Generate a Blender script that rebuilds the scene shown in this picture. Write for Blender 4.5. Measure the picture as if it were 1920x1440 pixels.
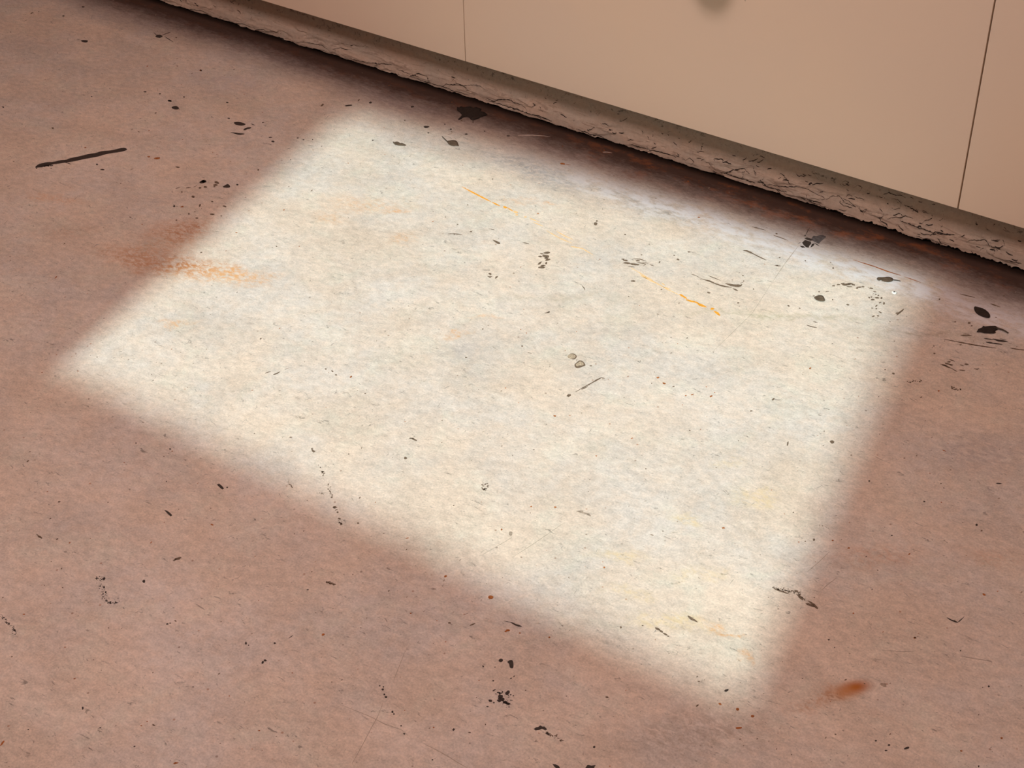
import bpy, bmesh, math, random
from mathutils import Vector, Matrix, noise
from mathutils.geometry import tessellate_polygon

# ------------------------------------------------------------------ clearing
for o in list(bpy.data.objects):
    bpy.data.objects.remove(o, do_unlink=True)
SC = bpy.context.scene
COL = SC.collection
R = math.radians
rnd = random.Random(7)

# ------------------------------------------------------------------ camera
FPX, PITCH, YAW, ROLL, CAM_H = 2916.8, R(36.768), R(36.224), R(-1.149), 1.5
Fv = Vector((-math.sin(YAW) * math.cos(PITCH), math.cos(YAW) * math.cos(PITCH), -math.sin(PITCH)))
R0 = Vector((math.cos(YAW), math.sin(YAW), 0))
U0 = R0.cross(Fv)
Rv = R0 * math.cos(ROLL) + U0 * math.sin(ROLL)
Uv = U0 * math.cos(ROLL) - R0 * math.sin(ROLL)
CAM = Vector((0, 0, CAM_H))
cd = bpy.data.cameras.new('camera')
cd.sensor_width = 36
cd.lens = FPX * 36 / 1920
cam = bpy.data.objects.new('camera', cd)
COL.objects.link(cam)
m = Matrix((Rv, Uv, -Fv)).transposed().to_4x4()
m.translation = CAM
cam.matrix_world = m
SC.camera = cam

# ------------------------------------------------------------------ light and exposure
SC.view_settings.view_transform = 'Standard'
SC.view_settings.look = 'None'
SC.view_settings.gamma = 1
SC.view_settings.use_curve_mapping = False
SC.view_settings.exposure = 0.0

world = bpy.data.worlds.new('world')
SC.world = world
world.use_nodes = True
bg = world.node_tree.nodes['Background']
bg.inputs[0].default_value = (1.0, 0.92, 0.88, 1)
bg.inputs[1].default_value = 0.8

SUN_EL = R(40.0)
SUN_DIR = Vector((-0.21, 1.0, -math.tan(SUN_EL) * math.hypot(0.21, 1.0))).normalized()
sd = bpy.data.lights.new('sun', 'SUN')
sd.energy = 4.5
sd.color = (0.725, 0.985, 0.99)
sd.angle = R(1.7)
sun = bpy.data.objects.new('sun', sd)
COL.objects.link(sun)
sun.rotation_euler = SUN_DIR.to_track_quat('-Z', 'Y').to_euler()

ld = bpy.data.lights.new('overhead_fill', 'AREA')  # added warm fill without a fixture, tilted to brighten the panels
ld.shape = 'RECTANGLE'
ld.size, ld.size_y = 0.9, 0.7
ld.energy = 38
ld.color = (1.0, 0.795, 0.765)
fill = bpy.data.objects.new('overhead_fill_light', ld)
COL.objects.link(fill)
fill.location = (-1.35, 0.40, 2.70)
fill.rotation_euler = (R(38), 0, R(0))

# ------------------------------------------------------------------ the place in metres
YB = 2.396          # line where the skirting meets the floor
YP = 2.355          # face of the wall panels
ZP = 0.1090         # lower edge of the panels
X0, X1 = -4.4, 1.6  # side walls
YF = -0.60          # inner face of the front wall (with the window)
CEIL = 2.9


def at_floor(x, y):
    """the point of the floor seen at (x, y) of the photograph"""
    d = Fv * FPX + Rv * (x - 960) + Uv * (720 - y)
    p = CAM + d * (-CAM_H / d.z)
    return Vector((p.x, p.y))


def at_wall(x, y, Y):
    d = Fv * FPX + Rv * (x - 960) + Uv * (720 - y)
    return CAM + d * (Y / d.y)


# ------------------------------------------------------------------ node helpers
class NT:
    def __init__(s, name):
        s.m = bpy.data.materials.new(name)
        s.m.use_nodes = True
        s.t = s.m.node_tree
        s.b = s.t.nodes['Principled BSDF']

    def n(s, typ, **kw):
        nd = s.t.nodes.new(typ)
        for k, v in kw.items():
            setattr(nd, k, v)
        return nd

    def put(s, sock, v):
        if isinstance(v, bpy.types.NodeSocket):
            s.t.links.new(v, sock)
        elif isinstance(v, (tuple, list)) and len(v) == 3 and sock.type == 'RGBA':
            sock.default_value = (*v, 1)
        else:
            sock.default_value = v

    def math(s, op, a, b=0.0, c=None, clamp=False):
        nd = s.n('ShaderNodeMath', operation=op, use_clamp=clamp)
        s.put(nd.inputs[0], a)
        s.put(nd.inputs[1], b)
        if c is not None:
            s.put(nd.inputs[2], c)
        return nd.outputs[0]

    def vmath(s, op, a, b=None):
        nd = s.n('ShaderNodeVectorMath', operation=op)
        s.put(nd.inputs[0], a)
        if b is not None:
            if op == 'SCALE':
                s.put(nd.inputs[3], b)
            else:
                s.put(nd.inputs[1], b)
        return nd.outputs[1] if op == 'LENGTH' else nd.outputs[0]

    def rng(s, v, a, b, c=0.0, d=1.0, smooth=True):
        nd = s.n('ShaderNodeMapRange', interpolation_type='SMOOTHSTEP' if smooth else 'LINEAR')
        s.put(nd.inputs[0], v)
        for i, q in enumerate((a, b, c, d)):
            nd.inputs[i + 1].default_value = q
        return nd.outputs[0]

    def mix(s, f, a, b, mode='MIX'):
        nd = s.n('ShaderNodeMix', data_type='RGBA', blend_type=mode)
        s.put(nd.inputs[0], f)
        s.put(nd.inputs[6], a)
        s.put(nd.inputs[7], b)
        return nd.outputs[2]

    def noise(s, vec, scale, detail=4, rough=0.55, dist=0.0, col=False):
        nd = s.n('ShaderNodeTexNoise')
        s.put(nd.inputs['Vector'], vec)
        nd.inputs['Scale'].default_value = scale
        nd.inputs['Detail'].default_value = detail
        nd.inputs['Roughness'].default_value = rough
        nd.inputs['Distortion'].default_value = dist
        return nd.outputs[1 if col else 0]

    def map(s, vec, loc=(0, 0, 0), rot=0.0, scale=(1, 1, 1), typ='POINT'):
        nd = s.n('ShaderNodeMapping', vector_type=typ)
        s.put(nd.inputs[0], vec)
        nd.inputs[1].default_value = loc
        nd.inputs[2].default_value = (0, 0, rot)
        nd.inputs[3].default_value = scale
        return nd.outputs[0]

    def coord(s):
        return s.n('ShaderNodeTexCoord').outputs['Object']

    def bump(s, h, strength, dist):
        nd = s.n('ShaderNodeBump')
        s.put(nd.inputs['Height'], h)
        nd.inputs['Strength'].default_value = strength
        nd.inputs['Distance'].default_value = dist
        s.t.links.new(nd.outputs[0], s.b.inputs['Normal'])


def plain(name, col, rough=0.8, var=0.25, scale=220.0):
    k = NT(name)
    co = k.coord()
    f = k.rng(k.noise(co, scale, 3), 0.3, 0.7)
    k.put(k.b.inputs['Base Color'], k.mix(f, tuple(c * (1 - var) for c in col), tuple(c * (1 + var) for c in col)))
    k.b.inputs['Roughness'].default_value = rough
    k.b.inputs['Specular IOR Level'].default_value = 0.2
    return k.m


# ------------------------------------------------------------------ floor material
def floor_material():
    k = NT('stained_concrete')
    co = k.coord()
    ROT = YAW                      # trowel direction, across the room
    # slow mottling
    big = k.noise(co, 1.9, 4, 0.6, 0.4)
    mid = k.noise(k.map(co, rot=-ROT, scale=(1, 1.5, 1)), 7.0, 6, 0.62, 0.5)
    mid2 = k.noise(k.map(co, loc=(5, 3, 0)), 12.0, 5, 0.6, 0.8)
    hue = k.noise(k.map(co, loc=(9, 1, 4)), 4.5, 5, 0.6, 0.3)
    fine = k.noise(k.map(co, rot=-ROT, scale=(1, 1.6, 1)), 62.0, 5, 0.7)
    grain = k.noise(co, 330.0, 3, 0.7)
    hue2 = k.noise(k.map(co, loc=(2, 7, 1)), 34.0, 4, 0.65)
    c = k.mix(k.rng(hue, 0.32, 0.68), (0.735, 0.585, 0.470), (0.700, 0.610, 0.545))
    c = k.mix(k.math('MULTIPLY', k.rng(mid2, 0.45, 0.75), 0.55), c, (0.700, 0.640, 0.530))
    c = k.mix(k.math('MULTIPLY', k.rng(hue2, 0.42, 0.66), 0.40), c, (0.745, 0.575, 0.455))
    val = k.math('ADD', k.rng(mid, 0.25, 0.75, -0.13, 0.09, False), k.rng(big, 0.3, 0.7, -0.06, 0.05, False))
    val = k.math('ADD', val, k.rng(fine, 0.25, 0.75, -0.22, 0.15, False))
    val = k.math('ADD', val, k.rng(grain, 0.2, 0.8, -0.24, 0.17, False))
    val = k.math('ADD', val, 1.0)
    # short grey flecks, drawn out along the trowel direction
    fl = k.noise(k.map(co, rot=-(ROT + 0.35), scale=(1, 2.6, 1)), 46.0, 4, 0.72, 0.7)
    fleck = k.math('MULTIPLY', k.rng(fl, 0.605, 0.70), k.rng(mid2, 0.32, 0.58))
    fl2 = k.noise(k.map(co, loc=(3, 8, 0), rot=-(ROT - 0.25), scale=(1, 2.2, 1)), 95.0, 3, 0.7, 0.5)
    fleck2 = k.rng(fl2, 0.655, 0.74)
    dark = k.math('ADD', k.math('MULTIPLY', fleck, 0.52), k.math('MULTIPLY', fleck2, 0.45))
    val = k.math('MULTIPLY', val, k.math('SUBTRACT', 1.0, dark))
    rgb = k.n('ShaderNodeCombineColor')
    for i in range(3):
        k.put(rgb.inputs[i], val)
    c = k.mix(1.0, c, rgb.outputs[0], 'MULTIPLY')
    # tiny rust pinpricks
    vor = k.n('ShaderNodeTexVoronoi')
    k.put(vor.inputs['Vector'], co)
    vor.inputs['Scale'].default_value = 48.0
    sepc = k.n('ShaderNodeSeparateColor')
    k.put(sepc.inputs[0], vor.outputs['Color'])
    pin = k.math('MULTIPLY', k.rng(vor.outputs['Distance'], 0.05, 0.11, 1, 0), k.math('GREATER_THAN', sepc.outputs[0], 0.80))
    c = k.mix(k.math('MULTIPLY', pin, 0.6), c, k.mix(sepc.outputs[1], (0.12, 0.08, 0.06), (0.42, 0.14, 0.04)))

    # soft stains with a shape of their own: (photo x, y), half axes in metres, turn, colour, strength, breakup
    nbreak = k.noise(k.map(co, rot=-ROT, scale=(1, 1.8, 1)), 70.0, 5, 0.75, 0.5)
    brk = k.rng(nbreak, 0.40, 0.62)
    nwarp = k.noise(co, 14.0, 4, 0.6, 0, True)
    warped = k.vmath('ADD', co, k.vmath('SCALE', k.vmath('SUBTRACT', nwarp, (0.5, 0.5, 0.5)), 0.10))

    def stain(px, py, ax, ay, turn, col, strength, rough=True, soft=1.0, mode='MIX'):
        nonlocal c
        p = at_floor(px, py)
        src = warped if rough else co
        v = k.map(src, loc=(p.x, p.y, 0), rot=turn, scale=(ax, ay, 1), typ='TEXTURE')
        f = k.rng(k.vmath('LENGTH', v), 1.0 - soft, 1.0, 1, 0)
        if rough:
            f = k.math('MULTIPLY', f, k.math('ADD', k.math('MULTIPLY', brk, 0.88), 0.12))
        c = k.mix(k.math('MULTIPLY', f, strength), c, col, mode)

    RUST, ORANGE, YEL = (0.46, 0.17, 0.05), (0.70, 0.34, 0.12), (0.74, 0.55, 0.30)
    GREY, BROWN, LILAC = (0.36, 0.31, 0.29), (0.30, 0.22, 0.16), (0.50, 0.44, 0.46)
    H = YAW
    stain(250, 480, 0.13, 0.045, H - 0.35, RUST, 0.55)
    stain(345, 503, 0.14, 0.045, H - 0.2, RUST, 0.95)
    stain(338, 435, 0.10, 0.07, H + 0.5, RUST, 0.80)
    stain(300, 470, 0.16, 0.09, H, (0.58, 0.30, 0.14), 0.32)
    stain(425, 520, 0.12, 0.045, H - 0.2, ORANGE, 0.95)
    stain(100, 372, 0.10, 0.030, H - 0.3, ORANGE, 0.55)
    stain(135, 430, 0.12, 0.040, H, RUST, 0.25)
    stain(745, 398, 0.035, 0.018, H - 0.2, ORANGE, 0.90)
    stain(690, 385, 0.13, 0.06, H - 0.2, ORANGE, 0.45)
    stain(620, 410, 0.06, 0.03, H - 0.4, ORANGE, 0.45)
    stain(760, 445, 0.05, 0.04, H, ORANGE, 0.45)
    stain(970, 372, 0.08, 0.02, H, ORANGE, 0.35)
    stain(1030, 383, 0.02, 0.015, H, ORANGE, 0.8)
    stain(325, 605, 0.06, 0.020, H + 0.25, ORANGE, 0.65)
    stain(850, 630, 0.04, 0.012, H + 0.2, ORANGE, 0.65)
    stain(900, 592, 0.05, 0.010, H, ORANGE, 0.40)
    stain(530, 90, 0.05, 0.03, 0.0, RUST, 0.8)
    stain(1290, 972, 0.045, 0.022, H - 0.15, YEL, 0.80)
    stain(1160, 1042, 0.06, 0.022, H, YEL, 0.70)
    stain(1430, 930, 0.06, 0.035, H, YEL, 0.65)
    stain(1250, 1165, 0.10, 0.025, H - 0.1, YEL, 0.60)
    stain(1360, 870, 0.05, 0.022, H, YEL, 0.50)
    stain(1180, 1110, 0.05, 0.025, H, YEL, 0.60)
    stain(1330, 1170, 0.03, 0.012, H - 0.4, ORANGE, 0.80)
    stain(1365, 1190, 0.04, 0.006, H - 0.35, ORANGE, 0.80)
    stain(1412, 1235, 0.015, 0.012, H, ORANGE, 0.80)
    stain(1310, 1080, 0.05, 0.022, H, YEL, 0.5)
    stain(1540, 1310, 0.06, 0.025, H + 0.35, RUST, 0.55)
    stain(1640, 1045, 0.10, 0.04, H, (0.60, 0.33, 0.20), 0.45)
    stain(1860, 1045, 0.08, 0.03, H, (0.60, 0.33, 0.20), 0.45)
    stain(1330, 1375, 0.13, 0.07, H + 0.2, BROWN, 0.50)
    stain(1180, 1385, 0.10, 0.05, H, BROWN, 0.25)
    stain(1850, 850, 0.16, 0.10, H, (0.34, 0.28, 0.27), 0.45)
    stain(1760, 1230, 0.08, 0.06, H, GREY, 0.20)
    stain(870, 660, 0.09, 0.06, H, GREY, 0.42)
    stain(860, 655, 0.04, 0.02, H, GREY, 0.3)
    stain(1160, 620, 0.12, 0.05, H, GREY, 0.38)
    stain(1330, 500, 0.14, 0.06, H, GREY, 0.20)
    stain(700, 880, 0.10, 0.03, H, GREY, 0.2)
    stain(1270, 780, 0.09, 0.06, H, GREY, 0.22)
    stain(1450, 590, 0.28, 0.018, H - 0.12, (0.44, 0.37, 0.25), 0.75)
    stain(1730, 628, 0.22, 0.015, H - 0.18, (0.34, 0.26, 0.18), 0.60)
    stain(1050, 560, 0.24, 0.018, H - 0.02, (0.46, 0.39, 0.30), 0.60)
    stain(1000, 318, 0.22, 0.050, 0.0, (0.33, 0.30, 0.29), 0.95)
    stain(1220, 385, 0.20, 0.038, 0.05, (0.36, 0.33, 0.31), 0.85)
    stain(760, 200, 0.16, 0.06, 0.0, (0.36, 0.30, 0.30), 0.7)
    stain(560, 115, 0.16, 0.05, 0.0, LILAC, 0.50)
    stain(420, 150, 0.16, 0.07, 0.2, LILAC, 0.45)
    stain(230, 40, 0.22, 0.06, 0.0, GREY, 0.50)
    stain(60, 90, 0.25, 0.08, 0.3, GREY, 0.30)
    stain(1750, 560, 0.14, 0.05, 0.0, LILAC, 0.50)
    stain(1605, 1288, 0.030, 0.017, H + 0.25, (0.40, 0.105, 0.012), 1.0, False)
    stain(1585, 1296, 0.038, 0.020, H + 0.35, (0.52, 0.20, 0.05), 0.7, False)

    # dirt and rust with painted contact shade along the foot of the wall, and a pale bloom in front of it
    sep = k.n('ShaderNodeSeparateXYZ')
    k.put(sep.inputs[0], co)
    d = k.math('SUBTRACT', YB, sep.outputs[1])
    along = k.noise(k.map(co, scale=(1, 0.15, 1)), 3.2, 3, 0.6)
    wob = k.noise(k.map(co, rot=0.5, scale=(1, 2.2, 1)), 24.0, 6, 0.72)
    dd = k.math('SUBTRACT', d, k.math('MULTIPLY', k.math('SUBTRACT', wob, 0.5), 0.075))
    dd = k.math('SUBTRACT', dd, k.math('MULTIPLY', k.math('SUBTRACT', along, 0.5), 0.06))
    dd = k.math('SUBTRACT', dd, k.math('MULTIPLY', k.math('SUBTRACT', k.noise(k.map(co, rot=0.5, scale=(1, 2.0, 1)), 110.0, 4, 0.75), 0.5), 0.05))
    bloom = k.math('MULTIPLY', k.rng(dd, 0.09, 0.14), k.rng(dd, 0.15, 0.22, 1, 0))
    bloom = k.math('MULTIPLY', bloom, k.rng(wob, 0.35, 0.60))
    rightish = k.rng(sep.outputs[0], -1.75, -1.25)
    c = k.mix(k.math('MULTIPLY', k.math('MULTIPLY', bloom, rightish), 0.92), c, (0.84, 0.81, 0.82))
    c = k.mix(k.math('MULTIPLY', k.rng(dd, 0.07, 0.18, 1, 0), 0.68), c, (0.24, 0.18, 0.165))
    rustn = k.rng(k.noise(k.map(co, loc=(4, 4, 0), scale=(1, 1.6, 1)), 17.0, 5, 0.7), 0.48, 0.66)
    rustx = k.math('MULTIPLY', k.rng(sep.outputs[0], -1.75, -1.25), k.rng(sep.outputs[0], -0.9, -0.65, 1, 0.35))
    rustn = k.math('MULTIPLY', rustn, k.math('ADD', k.math('MULTIPLY', rustx, 0.75), 0.22))
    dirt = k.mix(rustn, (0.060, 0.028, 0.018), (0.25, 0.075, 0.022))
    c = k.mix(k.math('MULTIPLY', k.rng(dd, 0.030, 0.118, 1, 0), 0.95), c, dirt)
    c = k.mix(k.rng(d, 0.002, 0.022, 1, 0), c, (0.022, 0.011, 0.007))  # near-black dirt and contact shade painted in right at the skirting
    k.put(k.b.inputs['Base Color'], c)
    k.put(k.b.inputs['Roughness'], k.rng(fine, 0.2, 0.8, 0.62, 0.85, False))
    k.b.inputs['Specular IOR Level'].default_value = 0.25
    h = k.math('ADD', k.math('MULTIPLY', fine, 0.8), k.math('MULTIPLY', grain, 0.5))
    k.bump(h, 0.22, 0.0022)
    return k.m


def skirting_material():
    k = NT('old_painted_render')
    co = k.coord()
    sep = k.n('ShaderNodeSeparateXYZ')
    k.put(sep.inputs[0], co)
    z = sep.outputs[2]
    n1 = k.noise(k.map(co, scale=(1, 1, 2.5)), 11.0, 6, 0.65, 0.4)
    n2 = k.noise(co, 120.0, 5, 0.7)
    c = k.mix(k.rng(n1, 0.3, 0.7), (0.64, 0.475, 0.355), (0.56, 0.465, 0.370))
    # layers of old paint showing where the lower edge has peeled
    lay = k.noise(k.map(co, scale=(1, 1, 7)), 16.0, 5, 0.7, 1.2)
    c = k.mix(k.math('MULTIPLY', k.rng(lay, 0.54, 0.60), k.rng(z, 0.02, 0.06, 0.55, 0.0)), c, (0.25, 0.165, 0.12))
    c = k.mix(k.math('MULTIPLY', k.rng(n2, 0.3, 0.75), 0.30), c, (0.33, 0.235, 0.175))
    # mould speckle, thickest near the top
    sp = k.noise(k.map(co, scale=(1, 1, 1.4)), 75.0, 6, 0.8, 0.6)
    thr = k.math('ADD', k.rng(n1, 0.3, 0.7, -0.06, 0.06, False), k.rng(z, 0.03, 0.085, -0.09, 0.02, False))
    f = k.rng(k.math('ADD', sp, thr), 0.545, 0.62)
    c = k.mix(k.math('MULTIPLY', f, 0.80), c, (0.075, 0.066, 0.058))
    # shade under the panel overhang, painted into the upper half
    c = k.mix(k.rng(z, 0.035, 0.095, 0.0, 0.62), c, (0.175, 0.170, 0.145))
    k.put(k.b.inputs['Base Color'], c)
    k.b.inputs['Roughness'].default_value = 0.85
    k.b.inputs['Specular IOR Level'].default_value = 0.2
    k.bump(k.math('ADD', k.math('MULTIPLY', n2, 0.6), lay), 0.35, 0.003)
    return k.m


def panel_material():
    k = NT('cream_enamel')
    co = k.coord()
    a = k.noise(co, 2.2, 3, 0.5)
    b = k.noise(co, 260.0, 2, 0.6)
    c = k.mix(k.rng(a, 0.3, 0.7), (0.80, 0.635, 0.480), (0.775, 0.625, 0.490))
    vor = k.n('ShaderNodeTexVoronoi')
    k.put(vor.inputs['Vector'], co)
    vor.inputs['Scale'].default_value = 26.0
    sepc = k.n('ShaderNodeSeparateColor')
    k.put(sepc.inputs[0], vor.outputs['Color'])
    pin = k.math('MULTIPLY', k.rng(vor.outputs['Distance'], 0.020, 0.05, 1, 0), k.math('GREATER_THAN', sepc.outputs[0], 0.88))
    c = k.mix(k.math('MULTIPLY', pin, 0.55), c, (0.14, 0.09, 0.06))
    k.put(k.b.inputs['Base Color'], c)
    k.b.inputs['Roughness'].default_value = 0.55
    k.b.inputs['Specular IOR Level'].default_value = 0.25
    k.bump(b, 0.05, 0.001)
    return k.m


M_FLOOR = floor_material()
M_SKIRT = skirting_material()
M_PANEL = panel_material()
M_WALL = plain('terracotta_plaster', (0.42, 0.31, 0.27), 0.9, 0.06, 6.0)
M_CEIL = plain('ceiling_paint', (0.55, 0.46, 0.42), 0.9, 0.04, 5.0)
M_BACK = plain('dark_gap', (0.10, 0.06, 0.045), 0.9, 0.1, 20.0)
M_TAR = plain('tar', (0.052, 0.039, 0.033), 0.65, 0.15, 300.0)
M_TARG = plain('grey_tar', (0.115, 0.100, 0.098), 0.7, 0.35, 160.0)
M_SCUFF = plain('brown_scuff', (0.165, 0.112, 0.076), 0.8, 0.30, 400.0)
M_FAINT = plain('faint_scuff', (0.37, 0.285, 0.22), 0.8, 0.20, 400.0)
M_FLECK = plain('grey_fleck', (0.40, 0.335, 0.29), 0.8, 0.2, 400.0)
M_SCR = plain('scratch', (0.46, 0.375, 0.30), 0.8, 0.15, 300.0)
M_RUSTM = plain('rust_mark', (0.36, 0.12, 0.035), 0.8, 0.30, 300.0)
M_ORANGE = plain('orange_paint', (0.78, 0.33, 0.035), 0.7, 0.15, 250.0)
M_ORPALE = plain('worn_orange_paint', (0.80, 0.50, 0.24), 0.75, 0.10, 250.0)
M_WHITE = plain('white_chip', (0.86, 0.82, 0.76), 0.7, 0.05, 250.0)
M_STREAK = plain('pale_streak', (0.62, 0.50, 0.43), 0.7, 0.1, 250.0)
M_TAN = plain('tan_chip', (0.44, 0.335, 0.235), 0.8, 0.3, 350.0)
M_LEAF = plain('dried_leaf', (0.034, 0.024, 0.019), 0.7, 0.2, 260.0)
M_LEAFG = plain('dried_grey_leaf', (0.120, 0.083, 0.056), 0.7, 0.25, 260.0)
M_STEM = plain('leaf_stem', (0.085, 0.065, 0.05), 0.7, 0.2, 260.0)
M_CRACK = plain('crack_shadow_dirt', (0.045, 0.034, 0.028), 0.95, 0.2, 200.0)
M_METAL = NT('dark_metal').m
_b = M_METAL.node_tree.nodes['Principled BSDF']
_b.inputs['Base Color'].default_value = (0.06, 0.05, 0.045, 1)
_b.inputs['Metallic'].default_value = 0.6
_b.inputs['Roughness'].default_value = 0.45


# ------------------------------------------------------------------ mesh helpers
def link(name, me, mat, parent=None):
    o = bpy.data.objects.new(name, me)
    COL.objects.link(o)
    if mat:
        me.materials.append(mat)
    if parent:
        o.parent = parent
    return o


def from_bm(name, bm, mat, parent=None, smooth=False):
    me = bpy.data.meshes.new(name)
    bm.to_mesh(me)
    bm.free()
    if smooth:
        for p in me.polygons:
            p.use_smooth = True
    return link(name, me, mat, parent)


def add_box(bm, a, b):
    r = bmesh.ops.create_cube(bm, size=1.0)
    for v in r['verts']:
        v.co = Vector(((a[i] + b[i]) / 2 + v.co[i] * (b[i] - a[i]) for i in range(3)))
    return r['verts']


def box(name, a, b, mat, parent=None, bevel=0.0):
    bm = bmesh.new()
    add_box(bm, a, b)
    if bevel:
        bmesh.ops.bevel(bm, geom=bm.edges[:], offset=bevel, segments=2, affect='EDGES', profile=0.5)
    return from_bm(name, bm, mat, parent)


def tag(o, label=None, cat=None, group=None, kind=None):
    if label: o['label'] = label
    if cat: o['category'] = cat
    if group: o['group'] = group
    if kind: o['kind'] = kind
    return o


# ------------------------------------------------------------------ the room
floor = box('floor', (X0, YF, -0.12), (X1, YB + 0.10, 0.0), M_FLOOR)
tag(floor, 'stained pinkish concrete floor with a window shaped patch of sun', None, None, 'structure')

wall = box('wall_back', (X0, YB + 0.036, 0.0), (X1, YB + 0.16, CEIL), M_BACK)
tag(wall, 'wall of smooth cream panels with thin upright seams', None, None, 'structure')
S1 = at_wall(870.8, 60, YP).x
S2 = at_wall(1830.5, 196, YP).x
G = 0.0011
for a, b in ((X0 + 0.01, S1 - G), (S1 + G * 0.4, S2 - G), (S2 + G * 1.2, X1 - 0.01)):
    p = box('panel', (a, YP, ZP), (b, YB + 0.036, CEIL - 0.02), M_PANEL, wall, 0.0009)
    if abs(b - (S2 - G)) < 1e-6:
        mid_panel = p

# round knob low on the middle panel, just above the frame; its shade falls into view
KX, KZ = at_wall(1340, 0, YP).x, at_wall(1340, 0, YP).z
bm = bmesh.new()
prof = [(0.000, 0.0), (0.030, 0.0), (0.030, 0.004), (0.016, 0.010), (0.014, 0.026), (0.030, 0.036),
        (0.040, 0.046), (0.041, 0.056), (0.034, 0.064), (0.016, 0.068), (0.0, 0.069)]
NS = 32
rings = []
for r, h in prof:
    if r == 0:
        rings.append([bm.verts.new((0, -h, 0))])
    else:
        rings.append([bm.verts.new((r * math.cos(2 * math.pi * i / NS), -h, r * math.sin(2 * math.pi * i / NS))) for i in range(NS)])
for a, b in zip(rings, rings[1:]):
    for i in range(NS):
        j = (i + 1) % NS
        if len(a) == 1:
            bm.faces.new((a[0], b[j], b[i]))
        elif len(b) == 1:
            bm.faces.new((a[i], a[j], b[0]))
        else:
            bm.faces.new((a[i], a[j], b[j], b[i]))
bmesh.ops.recalc_face_normals(bm, faces=bm.faces[:])
knob = from_bm('knob', bm, M_METAL, mid_panel, True)
knob.location = (KX - 0.008, YP, KZ + 0.080)

w = box('wall_left', (X0 - 0.12, YF - 0.12, 0.0), (X0, YB + 0.16, CEIL), M_WALL)
tag(w, kind='structure')
w = box('wall_right', (X1, YF - 0.12, 0.0), (X1 + 0.12, YB + 0.16, CEIL), M_WALL)
tag(w, kind='structure')
w = box('ceiling', (X0 - 0.12, YF - 0.12, CEIL), (X1 + 0.12, YB + 0.16, CEIL + 0.12), M_CEIL)
tag(w, kind='structure')

# front wall with the window opening whose sun falls on the floor
SUNX = -0.21
TANE = math.tan(SUN_EL) * math.hypot(0.21, 1.0)
PY0, PY1, PXL, PXR = 1.24, 2.225, -1.825, -0.558      # patch on the floor: near edge, far edge, ends of the near edge
TH = 0.10
wx0 = PXL - SUNX * (PY0 - YF)
wx1 = PXR - SUNX * (PY0 - YF + TH)
wz0 = (PY0 - YF) * TANE
wz1 = (PY1 - YF + TH) * TANE
xs = [X0, wx0, wx1, X1]
zs = [0.0, wz0, wz1, CEIL]
bm = bmesh.new()
for i in range(3):
    for j in range(3):
        if (i, j) != (1, 1):
            add_box(bm, (xs[i], YF - TH, zs[j]), (xs[i + 1], YF, zs[j + 1]))
bmesh.ops.remove_doubles(bm, verts=bm.verts[:], dist=1e-5)
for v in bm.verts:            # the head of the opening runs slightly out of level
    if abs(v.co.z - wz1) < 1e-4:
        u = (min(max(v.co.x, wx0), wx1) - wx0) / (wx1 - wx0)
        v.co.z += (u - 0.5) * 0.075 * TANE
w = from_bm('wall_front', bm, M_WALL)
tag(w, kind='structure')


# ------------------------------------------------------------------ skirting
def fbm(x, y, z, o=4):
    return noise.fractal(Vector((x, y, z)), 1.0, 2.1, o)


PROF = [(0.120, 0.026), (0.100, 0.024), (0.085, 0.021), (0.065, 0.016), (0.045, 0.011), (0.028, 0.006),
        (0.014, 0.0015), (0.006, 0.0), (0.0, 0.0)]


def prof_y(z):
    for (z1, y1), (z0, y0) in zip(PROF, PROF[1:]):
        if z >= z0:
            return y0 + (y1 - y0) * (z - z0) / (z1 - z0)
    return 0.0


def skirt_y(x, z):
    y = YB + prof_y(z)
    y += 0.0016 * fbm(x * 9, z * 22, 3.1)
    y += 0.0006 * fbm(x * 70, z * 90, 8.7, 3)
    # peeled layers: little ledges along the lower half
    e = fbm(x * 7.0, z * 34.0, 1.7, 4)
    low = max(0.0, min(1.0, (0.062 - z) / 0.03))
    if e > 0.08:
        y -= 0.0024 * low * min(1.0, (e - 0.08) / 0.05)
    e2 = fbm(x * 5.0 + 9, z * 50.0, 5.5, 4)
    if e2 > 0.16:
        y -= 0.0016 * low * min(1.0, (e2 - 0.16) / 0.04)
    return y


NX, NZ = 1500, 46
SX0, SX1 = -3.3, -0.25
verts, faces = [], []
for i in range(NX + 1):
    x = SX0 + (SX1 - SX0) * i / NX
    rag = 0.0028 * fbm(x * 38, 0.3, 0.9, 4) + 0.0030 * abs(fbm(x * 150, 2.2, 7.7, 3)) * (0.45 + max(0.0, min(1.0, (x + 1.35) * 1.8)))
    zb = 0.0045 + max(-0.0035, rag)
    verts.append((x, YB + 0.034, zb + 0.001))
    for j in range(NZ + 1):
        z = zb + (0.120 - zb) * (j / NZ) ** 1.15
        verts.append((x, skirt_y(x, z), z))
    verts.append((x, YB + 0.035, 0.120))
ST = NZ + 3
for i in range(NX):
    for j in range(ST - 1):
        a = i * ST + j
        faces.append((a, a + ST, a + ST + 1, a + 1))
me = bpy.data.meshes.new('baseboard_back')
me.from_pydata(verts, [], faces)
for p in me.polygons:
    p.use_smooth = True
me.set_sharp_from_angle(angle=R(50)) if hasattr(me, 'set_sharp_from_angle') else None
skirt = link('baseboard_back', me, M_SKIRT)
tag(skirt, 'old cracked taupe skirting with peeling lower edge under the panels', None, None, 'structure')


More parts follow.
